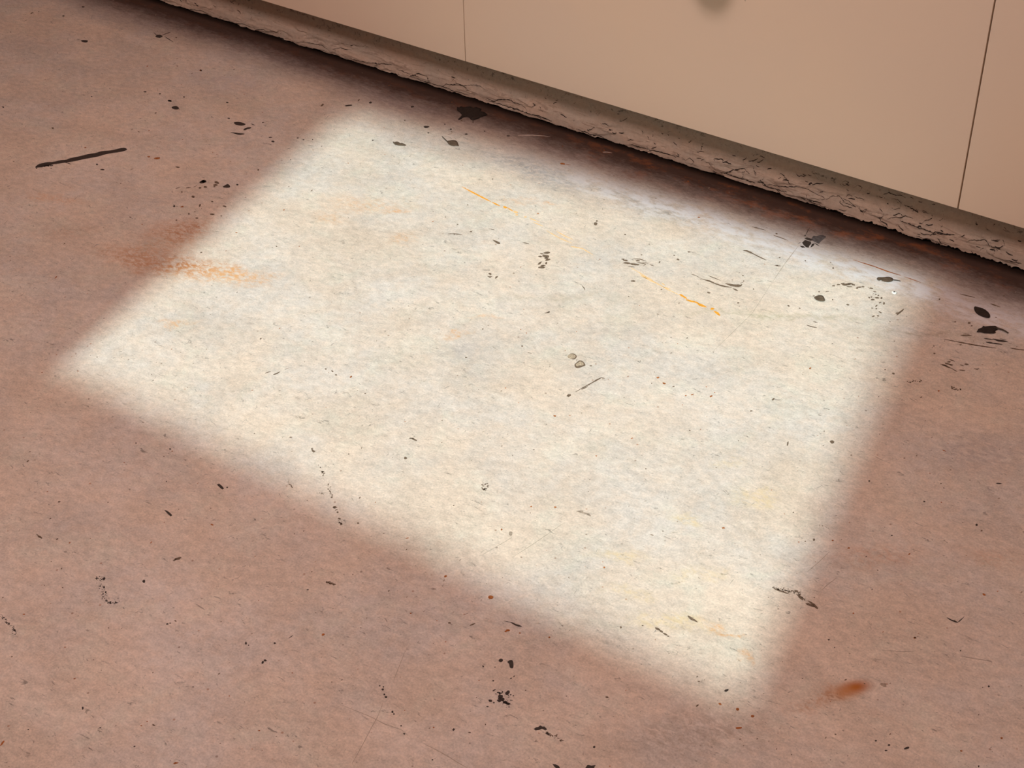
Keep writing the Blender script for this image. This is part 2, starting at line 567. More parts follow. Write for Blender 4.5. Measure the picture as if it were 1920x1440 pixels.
def smooth_line(pts, jit=0.0, step=2.0):
    out = []
    for (x0, y0), (x1, y1) in zip(pts, pts[1:]):
        L = math.hypot(x1 - x0, y1 - y0)
        n = max(1, int(L / step))
        for t in range(n):
            u = t / n
            out.append((x0 + (x1 - x0) * u + rnd.uniform(-jit, jit), y0 + (y1 - y0) * u + rnd.uniform(-jit, jit)))
    out.append(pts[-1])
    return out


def skirt_crack(pts, wid=1.3, jit=0.8):
    """an open crack following the skirting's surface, given along the photograph"""
    pts = smooth_line(pts, jit, 2.5)
    v, f = [], []
    for i, (x, y) in enumerate(pts):
        p = at_wall(x, y, YB + 0.008)
        p = at_wall(x, y, YB + prof_y(max(0.004, p.z)))
        wv = wid * 0.00100 * rnd.uniform(0.45, 1.2) * (0.35 + 0.65 * math.sin(math.pi * min(1, max(0, (i + .5) / len(pts)))))
        for s in (1, -1):
            z = p.z + s * wv * 0.5
            v.append((p.x, skirt_y(p.x, z) - 0.0009, z))
    for i in range(len(pts) - 1):
        a = 2 * i
        f.append((a, a + 1, a + 3, a + 2))
    me = bpy.data.meshes.new('crack')
    me.from_pydata(v, [], f)
    return link('crack', me, M_CRACK, skirt)


CRACKS = [
    ([(352, 25), (358, 17), (372, 19), (384, 22), (392, 27)], 1.6),
    ([(392, 33), (404, 36), (412, 37), (420, 41), (430, 46)], 1.5),
    ([(436, 47), (444, 43), (458, 45), (470, 49), (480, 53)], 1.4),
    ([(480, 56), (492, 54), (504, 58), (514, 63)], 1.3),
    ([(496, 62), (512, 66), (530, 72), (542, 79), (556, 81)], 1.5),
    ([(556, 80), (566, 77), (584, 80), (606, 84), (614, 90), (622, 97)], 1.3),
    ([(560, 84), (580, 88), (604, 93), (620, 98)], 1.3),
    ([(624, 92), (638, 89), (652, 93), (660, 94)], 1.1),
    ([(640, 80), (662, 84), (684, 87)], 0.8),
    ([(664, 110), (690, 116), (718, 120), (736, 121)], 1.5),
    ([(744, 130), (762, 136), (772, 141), (786, 138), (800, 143), (806, 155)], 1.6),
    ([(762, 140), (784, 147), (808, 156), (830, 162), (852, 170), (880, 178)], 1.5),
    ([(828, 163), (838, 157), (850, 159), (860, 156), (872, 160), (880, 168)], 1.6),
    ([(846, 159), (868, 160), (890, 158), (904, 162), (912, 168)], 0.9),
    ([(912, 184), (926, 190), (936, 186), (956, 186), (966, 192), (980, 196)], 1.9),
    ([(910, 186), (930, 193), (950, 199), (976, 206), (998, 214), (1014, 217)], 1.8),
    ([(998, 214), (1012, 216), (1026, 222), (1036, 226)], 2.6),
    ([(980, 196), (986, 203), (990, 210)], 1.0),
    ([(1082, 241), (1098, 246), (1110, 251), (1124, 255), (1136, 260)], 2.0),
    ([(1180, 270), (1192, 274), (1208, 278), (1222, 283)], 2.0),
    ([(1222, 281), (1234, 284), (1246, 287), (1258, 290)], 2.4),
    ([(1286, 300), (1294, 296), (1302, 303), (1296, 308)], 1.4),
    ([(1352, 322), (1360, 324), (1368, 321), (1376, 317), (1396, 316), (1402, 322), (1406, 326)], 2.2),
    ([(1358, 323), (1374, 329), (1392, 335), (1408, 341), (1416, 343)], 2.4),
    ([(1418, 341), (1426, 338), (1432, 348), (1448, 353), (1462, 357), (1476, 360)], 2.0),
    ([(1432, 345), (1456, 349), (1478, 350), (1500, 349), (1516, 355), (1530, 363), (1546, 370)], 1.5),
    ([(1512, 366), (1516, 374), (1528, 378), (1540, 380)], 2.0),
    ([(1540, 374), (1552, 372), (1560, 367), (1572, 368)], 1.4),
    ([(1570, 365), (1578, 372), (1574, 379), (1582, 386), (1598, 390)], 1.6),
    ([(1580, 378), (1590, 382), (1604, 388), (1594, 378), (1580, 371)], 1.1),
    ([(1608, 390), (1616, 396), (1626, 392), (1622, 398), (1612, 396)], 1.5),
    ([(1656, 364), (1668, 360), (1680, 365), (1692, 366), (1698, 370)], 1.6),
    ([(1672, 372), (1684, 374), (1690, 380), (1688, 390), (1676, 392)], 1.2),
    ([(1696, 384), (1706, 388), (1714, 393), (1722, 398), (1718, 391)], 1.8),
    ([(1664, 410), (1680, 406), (1700, 405), (1712, 409)], 1.3),
    ([(1688, 412), (1706, 418), (1730, 428), (1752, 436), (1772, 440)], 1.7),
    ([(1728, 420), (1734, 414), (1742, 412)], 1.3),
    ([(1752, 434), (1764, 437), (1776, 439), (1790, 440)], 3.0),
    ([(1812, 455), (1822, 448), (1832, 450), (1844, 448), (1852, 450)], 1.8),
    ([(1860, 460), (1870, 463), (1878, 466)], 1.6),
    ([(1880, 485), (1892, 488), (1904, 490), (1916, 494)], 1.8),
    ([(1600, 352), (1610, 346), (1618, 352), (1610, 360)], 1.1),
    ([(1580, 342), (1586, 338), (1592, 342), (1586, 348), (1580, 344)], 1.1),
    ([(1720, 440), (1740, 447), (1762, 455), (1784, 462)], 0.9),
    ([(1500, 372), (1530, 382), (1560, 392), (1590, 402)], 0.9),
    ([(300, 6), (330, 14), (352, 24)], 1.1),
]
for pts, wd in CRACKS:
    skirt_crack(pts, wd)


# many small crazes and pits, too fine to pick apart
v, f = [], []
crz = random.Random(21)
for _ in range(400):
    x = crz.uniform(-2.75, -0.62)
    low = crz.random() < 0.7
    z = crz.uniform(0.010, 0.052) if low else crz.uniform(0.05, 0.098)
    if (x < -1.7 and crz.random() < 0.75) or (x < -1.3 and crz.random() < 0.35):
        continue
    n = crz.randint(2, 7) if low else crz.randint(1, 3)
    ang = crz.gauss(0.0, 0.5)
    w = crz.uniform(0.0004, 0.0011)
    k0 = len(v)
    for i in range(n + 1):
        ww = w * (0.4 + 0.6 * math.sin(math.pi * (i + 0.4) / (n + 0.8)))
        for sg in (1, -1):
            zz = max(0.007, min(0.112, z + sg * ww))
            v.append((x, skirt_y(x, zz) - 0.0008, zz))
        ang += crz.gauss(0, 0.55)
        st = crz.uniform(0.0016, 0.0042)
        x += st * math.cos(ang)
        z += st * math.sin(ang) * 0.7
    for i in range(n):
        a = k0 + 2 * i
        f.append((a, a + 1, a + 3, a + 2))
me = bpy.data.meshes.new('crazing')
me.from_pydata(v, [], f)
o = link('crazing', me, M_CRACK, skirt)
o['kind'] = 'stuff'

# ------------------------------------------------------------------ marks on the floor, pieces of the floor itself
def chaikin(p, n=1):
    for _ in range(n):
        q = []
        for i in range(len(p)):
            a, b = p[i], p[(i + 1) % len(p)]
            q.append((a[0] * .75 + b[0] * .25, a[1] * .75 + b[1] * .25))
            q.append((a[0] * .25 + b[0] * .75, a[1] * .25 + b[1] * .75))
        p = q
    return p


def blob(x, y, rx, ry, turn=0.0, n=9, jit=0.22):
    out = []
    for i in range(n):
        a = 2 * math.pi * i / n
        k = 1 + rnd.uniform(-jit, jit)
        u, v = rx * k * math.cos(a), ry * k * math.sin(a)
        out.append((x + u * math.cos(turn) - v * math.sin(turn), y + u * math.sin(turn) + v * math.cos(turn)))
    return out


def stroke(pts, w0, w1=None, jit=0.35, step=4.0, taper=True):
    w1 = w0 if w1 is None else w1
    line = smooth_line(pts, 0, step)
    L, Rr = [], []
    n = len(line)
    for i, (x, y) in enumerate(line):
        a = line[max(0, i - 1)]
        b = line[min(n - 1, i + 1)]
        dx, dy = b[0] - a[0], b[1] - a[1]
        d = math.hypot(dx, dy) or 1
        u = i / max(1, n - 1)
        w = (w0 + (w1 - w0) * u) / 2 * (1 + rnd.uniform(-jit, jit))
        if taper:
            w *= min(1.0, 0.25 + 3 * u, 0.25 + 3 * (1 - u))
        L.append((x - dy / d * w, y + dx / d * w))
        Rr.append((x + dy / d * w, y - dx / d * w))
    return L + Rr[::-1]


def mark(name, outlines, mat, label=None, h=0.0003, smooth=0, stuff=False, parent=None):
    """thin raised film on the floor; each outline is given along the photograph"""
    v, f = [], []
    for o in outlines:
        o = chaikin(o, smooth) if smooth else o
        pts = [at_floor(*q) for q in o]
        if sum(pts[i].x * pts[(i + 1) % len(pts)].y - pts[(i + 1) % len(pts)].x * pts[i].y for i in range(len(pts))) < 0:
            pts = pts[::-1]
        k = len(v)
        n = len(pts)
        v += [(p.x, p.y, h) for p in pts] + [(p.x, p.y, -0.0003) for p in pts]
        for t in tessellate_polygon([[Vector((p.x, p.y, 0)) for p in pts]]):
            f.append(tuple(k + i for i in t))
        for i in range(n):
            j = (i + 1) % n
            f.append((k + i, k + n + i, k + n + j, k + j))
    me = bpy.data.meshes.new(name)
    me.from_pydata(v, [], f)
    bm = bmesh.new()
    bm.from_mesh(me)
    for fc in bm.faces:
        if abs(fc.normal.z) > 0.5 and fc.normal.z < 0:
            fc.normal_flip()
    bm.to_mesh(me)
    bm.free()
    o = link(name, me, mat, parent or floor)
    if label: o['label'] = label
    if stuff: o['kind'] = 'stuff'
    return o


def sprinkle(pts, n, spread, r0, r1, flat=0.55):
    """irregular specks strewn along a line of the photograph"""
    line = smooth_line(pts, 0, 1.5)
    out = []
    for _ in range(n):
        x, y = rnd.choice(line)
        r = rnd.uniform(r0, r1) ** 1.0
        out.append(blob(x + rnd.gauss(0, spread), y + rnd.gauss(0, spread * flat), r * rnd.uniform(.8, 1.7), r * rnd.uniform(.5, 1), rnd.uniform(-.6, .6), 6, .3))
    return out


# -- the long tar streak at the left
mark('tar_streak', [[(238.2, 279.5), (234, 277.2), (225, 278), (210, 282), (197, 283), (188, 284), (180, 287), (165, 289), (150, 293),
                     (140, 295), (130, 297), (124, 300), (112, 300.5), (100, 304), (88, 304), (80, 306), (72, 308), (67, 312), (66, 315),
                     (75, 313.5), (85, 312.5), (95, 309.5), (102, 307.5), (112, 306.8), (122, 304.8), (134, 303.6), (150, 300),
                     (165, 297), (185, 293.5), (195, 290), (210, 287), (222, 285.7), (233, 283.4), (238, 281.2)],
                    stroke([(121, 304.5), (128, 306), (134, 308.5)], 2.2, 1)],
     M_TAR, 'long black tar streak with frayed left end on the floor', smooth=1)
mark('tar_fray', sprinkle([(66, 314), (96, 310)], 26, 2.2, .5, 1.5) + [blob(182, 308.5, 2, 1.4), blob(192, 318, 4, 1.2), blob(96, 316, 1, 1)], M_TAR, stuff=True)

# -- group of three dark flakes above it
mark('tar_spot', [[(438, 229.3), (446, 228.4), (455, 230), (462, 233.5), (455, 235.9), (446, 235.2), (440, 233)]], M_TAR,
     'dark lens shaped tar spot above two thin dashes', smooth=1)
mark('tar_spot', [stroke([(456.5, 244), (463, 241), (471, 239.5)], 3.4, 3.2, .12, 3)], M_TAR, 'short dark dash right of the lens shaped tar spot')
mark('tar_spot', [[(430, 248.3), (440, 248.6), (450, 250), (458, 250.6), (459, 251.5), (449, 253.4), (440, 250.8)]], M_TAR,
     'thin pointed tar dash below the lens shaped spot', smooth=1)
mark('tar_spot', [[(320.5, 202), (325, 199.2), (331, 198.6), (335.5, 202), (335.8, 204.8), (328, 205.6)]], M_TAR,
     'small dark tar spot on the shaded floor near the wall', smooth=1)
mark('tar_spot', [blob(318, 189, 4.2, 1.4, .2), blob(345, 182, 1.8, 1.2), blob(426, 192.2, 2.4, 1.3), blob(429, 222, 2.6, .8, .15),
                  stroke([(470, 232), (478, 235)], 1)], M_TAR, stuff=True)
mark('tar_spot', [blob(159, 77.5, 7, 2.3, .05), stroke([(150, 75), (145, 74)], 1.2)], M_TAR, 'small dark tar spot nearest the top left corner')
mark('tar_spot', [blob(298.5, 68, 8, 2.6, .05), stroke([(288, 61), (295, 67)], 1.3), stroke([(304, 66), (320, 60)], .9),
                  stroke([(308, 68), (325, 79)], .9)], M_TAR, 'dark tar spot with thin legs beside the dirty wall foot')
mark('tar_spot', [blob(119, 30, 2.5, 1.2), blob(156, 13, 3, 1.3), blob(318, 189, 4, 1.3), blob(377, 132, 1.6, 1.4), blob(300, 176, 2.4, 1),
                  blob(272, 172, 3, 1), blob(172, 181, 1.6, .8), blob(6, 201, 1.6, 1.4)], M_TAR, stuff=True)
# -- crumbs left of the sun patch
mark('tar_crumb', [blob(380, 341.2, 6.5, 3, -.15), blob(383, 340, 4.5, 2.5)], M_TAR, 'largest dark crumb mark left of the sun patch')
mark('tar_crumb', [blob(407, 342.5, 5.2, 2.2, .4), blob(403.5, 347, 4.2, 1.8, -.1), blob(402, 350, 2.2, 1)], M_SCUFF,
     'brown broken crumb mark in a row left of the sun patch')
mark('tar_crumb', [[(416, 351), (422, 347.5), (427, 344.5), (431, 348), (432, 351), (427, 352.5)], blob(445, 346.5, 2, 1.5)], M_TAR,
     'jagged dark crumb mark at the right end of the row', smooth=1)
mark('tar_crumb', [stroke([(329, 354), (338, 351)], 1.4), stroke([(349, 352.5), (358, 351)], 2.6, 2), stroke([(363, 351), (369, 348)], 2.4),
                   blob(375, 352.4, 3, 1.3), blob(385, 350.6, 3.4, 1.6), blob(362, 369, 3, 2), blob(398, 378, 2, 1), blob(375, 385, 1.5, 3, .3),
                   blob(421, 387, 3.5, 1.4, .3), blob(398, 402, 4, 1.4), blob(354, 401, 1.6, 2), blob(369, 409, 3, 1), blob(331, 413, 1.6, 1),
                   blob(341, 360, 1.6, .9), blob(415, 405, 1.7, .8), blob(333, 313.6, 4.2, 1.2, .15)], M_SCUFF, stuff=True)
mark('tar_crumb', [blob(326.6, 386.5, 2, 1.8), stroke([(328, 387), (334, 387.3)], 1.2)], M_TAR, 'tiny round black bead mark with a short tail')
mark('scuff', [blob(512, 265.5, 3.2, 1.5), blob(507, 257.5, 3, .8), blob(558, 258.8, 2, 1), blob(569, 262, 1.5, .8), blob(586, 262, 1, 1),
               blob(653, 198, 6.5, 1.3, -.1), blob(694.5, 192.5, 2.8, 1.8), blob(773, 200.3, 3.4, 1.4)], M_TAR, stuff=True)
mark('scuff', [blob(800, 238, 5.6, 2, -.05)], M_TAR, 'small dark tar fleck between the two leaves and the wall')
mark('scuff', [blob(845.5, 242.6, 1.8, 1.3), stroke([(840, 244), (845, 243)], .9), blob(874, 251.6, 2.6, 1.2), blob(803, 249.2, 1.6, 1),
               blob(834, 233, 1.5, .9), blob(909, 246, 1.4, 1), blob(953, 255, 3, 1), blob(699, 263, 1.6, 1)], M_TAR, stuff=True)

# -- marks inside the sun patch
mark('scuff', [[(922.5, 449), (927, 450.4), (933, 452.6), (938, 455.4), (937, 458.2), (932, 457), (927, 453)]], M_SCUFF,
     'dark tear shaped scuff in the sun, left of the brown scuff', smooth=1)
mark('scuff', [stroke([(980, 454.6), (992, 457.4)], 1.0, 2.2)], M_SCUFF)
mark('scuff', [[(915.5, 513), (919, 511.5), (922, 514), (919.5, 516.2)]], M_SCUFF, 'round chip, topmost of three small dark chips in the sun')
mark('scuff', [[(913, 517.6), (918, 518.4), (923, 518.2), (919, 521), (916.5, 519.8)]], M_SCUFF, 'flat chip, leftmost of three small dark chips in the sun')
mark('scuff', [[(928, 523), (929, 519), (934, 517.6), (932, 521)]], M_SCUFF, 'upright chip, rightmost of three small dark chips in the sun')
mark('scuff', [blob(1026, 474, 6.5, 2, -.12), blob(1016, 475.8, 3, 1, .2), blob(1013, 481, 4, 1.3, .15), blob(1023, 480.6, 7, 2.6, .05),
               blob(1027, 487.2, 5, 1.8, -.2), blob(1024, 484, 3.4, 2), blob(1012, 493.6, 4.2, 1.6, -.6), blob(1024, 493.5, 1.8, 2.6, .2),
               blob(1018, 498, 4.5, 1.3, -.1), blob(1015.5, 501.5, 6, 2.2, -.05)], M_SCUFF, 'brown clustered scuff in the middle of the sun patch', stuff=True)
mark('scuff', [blob(1117, 420, 3, 3.2, -.8), blob(1119, 414.5, 2, 1.4)], M_SCUFF, 'small grey brown speck above the long orange line')
mark('scuff', [stroke([(840, 438.5), (852, 438.4), (867, 440.4)], 1.3), stroke([(916, 429), (927, 431)], 1.1),
               stroke([(1091, 535.5), (1095, 540), (1097, 544)], 1.6), blob(1187, 527, 4, 1.4, .05), blob(1271, 486.5, 2.6, 1.4, .4), blob(1264, 479, 1.4, 1),
               blob(1292, 472.6, 2.6, 1.1), blob(1172, 440, 2, 1), blob(1329, 549, 3.6, 1.3, .25), blob(1203, 478, 1.8, .8), blob(1240, 543, 1.6, .8),
               blob(1384, 568, 2, 1), stroke([(990, 661), (997, 663)], 2.6, 2), stroke([(1021, 587.5), (1027, 586), (1031, 584)], 1.6),
               blob(1029, 585.5, 2, 1.3), blob(905, 617, 1.8, .9), blob(979, 649, 2, 1.2), stroke([(1140, 676), (1147, 677.6)], 1.4),
               blob(1108, 686, 2.4, .9)], M_SCUFF, stuff=True)
mark('scuff', [blob(1173, 488.5, 5, 1.6, .15), blob(1176, 493.4, 7, 2, .1), blob(1190, 496, 9, 1.7, .12), blob(1168, 486, 2.8, 1), blob(1196, 489, 4, 1.3, .1),
               stroke([(1186, 485), (1200, 486), (1212, 490)], 1.3), stroke([(1195, 492), (1211, 495), (1206, 499)], 1.6),
               stroke([(1218, 496), (1227, 499)], 2, 1.2), stroke([(1204, 491), (1216, 494)], .9), stroke([(1177, 499), (1190, 501)], 1)], M_SCUFF,
     'brown streaky scuff at the head of the orange paint line', stuff=True)
mark('scuff', [stroke([(1314, 522.5), (1322, 525), (1330, 527), (1340, 531.4), (1350, 535), (1360, 537.5), (1372, 539)], 1.6, 3.4),
               stroke([(1360, 531.6), (1370, 534.4), (1381, 536), (1389, 535.6), (1391.5, 533)], 3.0, 5.4, .15), stroke([(1388, 531), (1394, 529)], 1.6),
               blob(1394.5, 527, 1.3, 1), blob(1393, 517, 1.4, 1), stroke([(1328, 517), (1340, 521.6), (1351, 526)], 1.4),
               stroke([(1374, 541), (1384, 545.6)], 2.2), stroke([(1295, 513.6), (1304, 516.6), (1314, 522)], 1)], M_SCUFF,
     'dark curved sweep of scuffs in the sun, right of the orange line', stuff=True)
mark('scuff', [stroke([(1393.5, 469.5), (1400, 470.5), (1408, 473.6), (1414, 477)], 2.4, 3.2, .2), stroke([(1412, 476), (1424, 482), (1437, 488)], 2.4, 1)], M_SCUFF,
     'thin wavy dark scuff above the curved sweep of scuffs')
# crumpled black smear by the wall foot
mark('tar_smear', [[(1508, 447), (1513, 445.4), (1519, 447), (1524.5, 450.6), (1519.5, 451.6), (1513, 449.6)],
                   [(1504, 455), (1509.5, 450), (1515, 452), (1520.5, 453.2), (1521, 457), (1517.4, 461), (1516, 464.6), (1511, 463.4), (1506.4, 459)],
                   [(1499.5, 461), (1506, 461.4), (1510, 464), (1504, 464.7)], [(1519.6, 464.4), (1522, 458), (1527, 456.4), (1525.4, 461)],
                   [(1496, 457.6), (1499, 455), (1502, 454)], stroke([(1527, 455.6), (1536, 461.4)], 2), blob(1509.6, 441.6, 1.4, 1),
                   stroke([(1511, 440), (1515, 432), (1518, 427)], 1.2), stroke([(1513, 430), (1519, 434)], 1.0)],
     M_TAR, 'crumpled black tar smear, torn left half, near the wall foot', stuff=True)
mark('tar_smear', [[(1521, 447), (1526, 442), (1531, 443), (1537, 441), (1543, 441), (1549, 444), (1545, 448), (1541, 451), (1535.4, 457),
                    (1529, 454.4), (1523, 451)], stroke([(1541, 440), (1543, 432.6)], 1.8, 1.2)], M_TARG,
     'grey black right half of the crumpled tar smear')
mark('scuff', [blob(1563, 536, 2.8, 1), blob(1572, 533.8, 3.2, 1.1), blob(1580, 532, 4, 1.1), blob(1587, 533.6, 8, 2, -.05), blob(1594, 532, 5, 1.2),
               blob(1600, 534, 4, 1.4, .2), blob(1592, 537.6, 5, 1), blob(1611, 538.6, 5, 1.3, -.1), blob(1618, 537.6, 3, 1.2), blob(1634, 540.6, 4, 1, .1),
               blob(1607, 540.6, 2.4, 1), blob(1535.6, 547, 1.8, .8), blob(1551, 546.4, 3.4, .6), blob(1526, 555, 1.8, .8)], M_SCUFF,
     'broken row of dark scuff flecks above the round leaf', stuff=True)
mark('scuff', [blob(1629.5, 558, 2, 1.1, .5), blob(1634, 557, 1.6, 1), blob(1644.6, 558.4, 4.2, 1.3, .08), blob(1652.6, 559, 2, 2.2), blob(1636, 562, 3.8, 1.3),
               blob(1647, 554, 1.6, 1), blob(1642, 552, 1.6, .8), blob(1650, 567.6, 2.4, 1, -.5), blob(1657.4, 569, 1.9, 2.4), blob(1643, 573.6, 2.6, 1.2, -.6),
               blob(1635, 578, 1.6, .8), blob(1643, 579, 1.8, .9), blob(1650, 585.4, 3.4, .9, .45), blob(1637.4, 593, 2.8, 1.2, -.3), blob(1646, 592.4, 2, 1.4),
               blob(1640, 547, 3, .7, .15)], M_SCUFF, 'loose swarm of dark flecks between two dark leaves', stuff=True)
mark('scuff', [[(1678, 588), (1681, 585.8), (1685, 586), (1691, 580.8), (1695.6, 578.4), (1694.6, 581.4), (1686.4, 588.6), (1681, 591.6), (1681.4, 588.4)]], M_SCUFF,
     'slanting dark scuff below the white chip', smooth=1)
mark('scuff', [stroke([(1512, 609.6), (1522, 612.6), (1532, 615)], 1.6), stroke([(1524, 603), (1533, 605)], 1.2), blob(1478.6, 573.6, 2.2, 1.1, .5),
               blob(1499.4, 578, 1.4, .9), blob(1561, 562, 1.3, 1), stroke([(1452, 498), (1464, 499)], 1.6), blob(1462, 483, 1.5, 1), blob(1457, 498, 2, .9),
               blob(1424, 482, 1.4, .8), blob(1510, 489, 1.3, 1), blob(1590, 571.6, 3, 1.2, .2)], M_SCUFF, stuff=True)
# rounded shell-like chips
mark('paint_chip', [[(1064, 668), (1068, 664), (1073, 662.4), (1078, 664), (1082, 668), (1080.6, 671), (1077, 674.4), (1071, 673.4), (1066, 671)]], M_SCUFF,
     'rounded tan chip mark, upper of a pair in the sun', smooth=1)
mark('paint_chip_face', [[(1063.6, 667.6), (1068, 664.6), (1073, 664), (1077.6, 666), (1080, 669), (1076, 672.6), (1070, 673), (1065, 671)]], M_TAN, h=.0005, smooth=1)
mark('paint_chip', [[(1076.6, 685), (1079, 681.4), (1083, 678.6), (1085.6, 676), (1090.4, 676.2), (1095, 679.6), (1098.4, 685.2), (1094, 687), (1084, 690.6), (1079, 689.6)]],
     M_SCUFF, 'rounded brown chip mark, lower of a pair in the sun', smooth=1)
mark('paint_chip_face', [[(1079, 684), (1082.4, 681), (1087, 678), (1091, 678.6), (1094.4, 682), (1094, 685), (1088, 685.6), (1082, 687.6)]], M_TAN, h=.0005, smooth=1)
mark('scuff', [stroke([(1082.6, 680), (1081, 675), (1083, 673)], 1)], M_SCUFF)
mark('scratch', [stroke([(1079, 735), (1092, 727.6), (1108, 719), (1120, 712), (1128, 708), (1133.6, 709.6)], 1.4, 2.2, .3), stroke([(1090, 731), (1102, 724.6)], 1.2),
                 [(1062, 742.6), (1065, 739.4), (1070, 739.2), (1070.4, 741.8), (1066, 744.6)]], M_SCUFF,
     'matchstick like dark scratch with a dot at its lower end', stuff=True)
# lower part of the patch
mark('scuff', sprinkle([(905, 908), (912, 908), (914, 914), (909, 920), (904, 914), (905, 908)], 30, 1.6, .5, 1.5), M_SCUFF, 'small ring of grey specks in the sun', stuff=True)
mark('scuff', [blob(957, 1000, 3.6, 4.6, -.4, 9, .3)], M_FAINT, 'small grey spot below the ring of specks')
mark('scuff', [blob(1095, 962, 14, 1.5, .2), blob(1088, 958.6, 6, 1.2), blob(1104, 966, 5, 1.4, .4)], M_FAINT, 'faint brown smudge low in the sun patch', stuff=True)
mark('scuff', [blob(1243, 996, 1.4, .8), blob(760.5, 859, 3.2, 2.2, .2), blob(777, 824.6, 5, 1.6, .35), blob(772, 822, 5, .9), blob(588, 846, 3.6, 1.8, .3),
               blob(585, 842, 1.5, 2.2), blob(1164, 1176.6, 1.8, 2), blob(1205, 1173, 1.8, 1.2), blob(1477, 832, 1.2, 4.2, .2), blob(1526, 1012, 2, 2.4),
               blob(1510, 1015, 1.6, 1), blob(1560, 828.6, 4, 3), stroke([(497, 700), (503, 698), (508, 696.6)], 1.6), stroke([(512, 703), (520, 700), (525, 697)], 1.8),
               stroke([(534, 692.6), (541, 691)], 2), blob(611, 692, 1.8, 1), blob(623, 696, 2.4, 1.1, .6), blob(630, 703, 1.8, 1.2), blob(545, 820, 2.4, 1),
               blob(1001, 843, 1.2, 1), blob(1211, 879, 1.3, .8)], M_SCUFF, stuff=True)
mark('scuff', sprinkle([(588, 845), (606, 885), (606, 890)], 8, 2, .5, 1.3) + sprinkle([(604, 884), (607, 890)], 10, 1.8, .6, 1.6) +
     sprinkle([(612, 902), (618, 912), (622, 932)], 14, 2, .5, 1.2) + [blob(627.4, 951, 3.4, 2.2), blob(622, 932.6, 2, 1.4), blob(633, 960.6, 2, 1.6)] +
     sprinkle([(628, 952), (634, 961)], 8, 2, .5, 1.1) + sprinkle([(636, 973), (638, 982)], 12, 2, .6, 1.8) + [blob(671.5, 981, 2.4, 1.3)] +
     sprinkle([(590, 924), (625, 926)], 8, 1.2, .5, .9), M_SCUFF, 'trail of tiny dark dots across the lower edge of the sun', stuff=True)
mark('scuff', [[(1449, 1103), (1456, 1104.6), (1463, 1107), (1472, 1110), (1480, 1113.4), (1474, 1113), (1464, 1110), (1455, 1106.6)],
               [(1489, 1106.4), (1496, 1107.4), (1497, 1111), (1490.6, 1110)], [(1494, 1115), (1500, 1116), (1506, 1122), (1505, 1126), (1498, 1121)],
               [(1510, 1131), (1516, 1131), (1526, 1136), (1530, 1139.4), (1522, 1137.6), (1513, 1134.4)], [(1514, 1126), (1520, 1128), (1528, 1133), (1534, 1140),
               (1533, 1142.4), (1529, 1140), (1521, 1133)]] + sprinkle([(1450, 1103), (1478, 1108), (1495, 1112), (1508, 1124)], 60, 2.6, .5, 1.5), M_SCUFF,
     'dark speckled smudge on the lower right edge of the sun', stuff=True)
mark('scuff', [[(1288, 1154), (1293, 1155), (1298, 1159), (1306, 1163.4), (1309, 1168), (1303, 1165), (1294, 1162)]], M_SCUFF, 'short slanting dark scuff near the low corner of the sun', smooth=1)
mark('scuff', [blob(1233, 1179.6, 5, 1.8, .45), blob(1240, 1184, 4, 2, .4), blob(1247, 1189, 4.5, 1.5, .5), blob(1253, 1193, 2, .9)], M_SCUFF,
     'broken slanting scuff left of the low sun corner', stuff=True)
mark('scuff', [[(1357.6, 1295.6), (1360, 1293), (1366, 1292), (1365.6, 1295), (1361, 1297.4)]], M_TAR, 'tiny black spot under the low corner of the sun')

# -- shaded floor in front
mark('tar_spot', [[(934.6, 1238), (937.6, 1235.2), (942, 1235.4), (943.6, 1238.6), (940, 1242), (936, 1241)]], M_TAR, 'round black tar spot, left of a close pair below the sun', smooth=1)
mark('tar_spot', [[(950.4, 1241), (955.6, 1238), (961, 1238), (962.4, 1242), (963, 1248), (962, 1253.4), (957, 1253), (955, 1249), (955, 1245)]], M_TAR,
     'comma shaped black tar spot, right of a close pair', smooth=1)
mark('tar_spot', [blob(952, 1299, 5, 3.4, -.5), blob(938, 1306, 5, 3), blob(940, 1311, 7, 3.2, .2), blob(936, 1314, 4, 2.4), blob(947, 1317, 5, 3), blob(952.6, 1319.6, 4.6, 2.8, .3)] +
     sprinkle([(930, 1300), (955, 1300), (955, 1322), (940, 1315)], 40, 4, .5, 1.4), M_TAR, 'cluster of black tar blots below the close pair of spots', stuff=True)
mark('tar_spot', [blob(919.4, 1314, 3.6, 2.4, .2)], M_TAR, 'small round black spot left of the blot cluster')
mark('tar_spot', [blob(926, 1317.6, 1.8, 1.4), blob(906, 1250, 1.4, 1.4), blob(924.6, 1276.6, 1.9, 1.4), blob(928, 1251, 1.2, .9), blob(958, 1272, 2, .9, -.4),
                  blob(964, 1268, 2, .8, -.6), blob(927, 1294, 3.4, .9, -.5), blob(914, 1325, 2.4, 1), blob(850.6, 1368, 2, 2.4, .5), blob(905.5, 1249, 1.2, 1.2),
                  blob(1114, 1400.6, 2.6, 2), blob(811, 1424.6, 1.6, 1.2)], M_TAR, stuff=True)
mark('tar_spot', [[(1001, 1367), (1005, 1364), (1009, 1363.4), (1013, 1360.2), (1017, 1362.6), (1021, 1362.4), (1026, 1368), (1022, 1369), (1016, 1366.6), (1011, 1368.6), (1004, 1369.6)],
                  [(1022, 1374.6), (1027, 1373), (1031, 1377), (1030, 1379.6), (1025, 1377)]], M_TAR, 'ragged black tar blot low in the middle of the floor', stuff=True)
mark('tar_spot', sprinkle([(1026, 1376), (1040, 1381), (1056, 1391)], 26, 2.4, .5, 1.5), M_SCUFF, stuff=True)
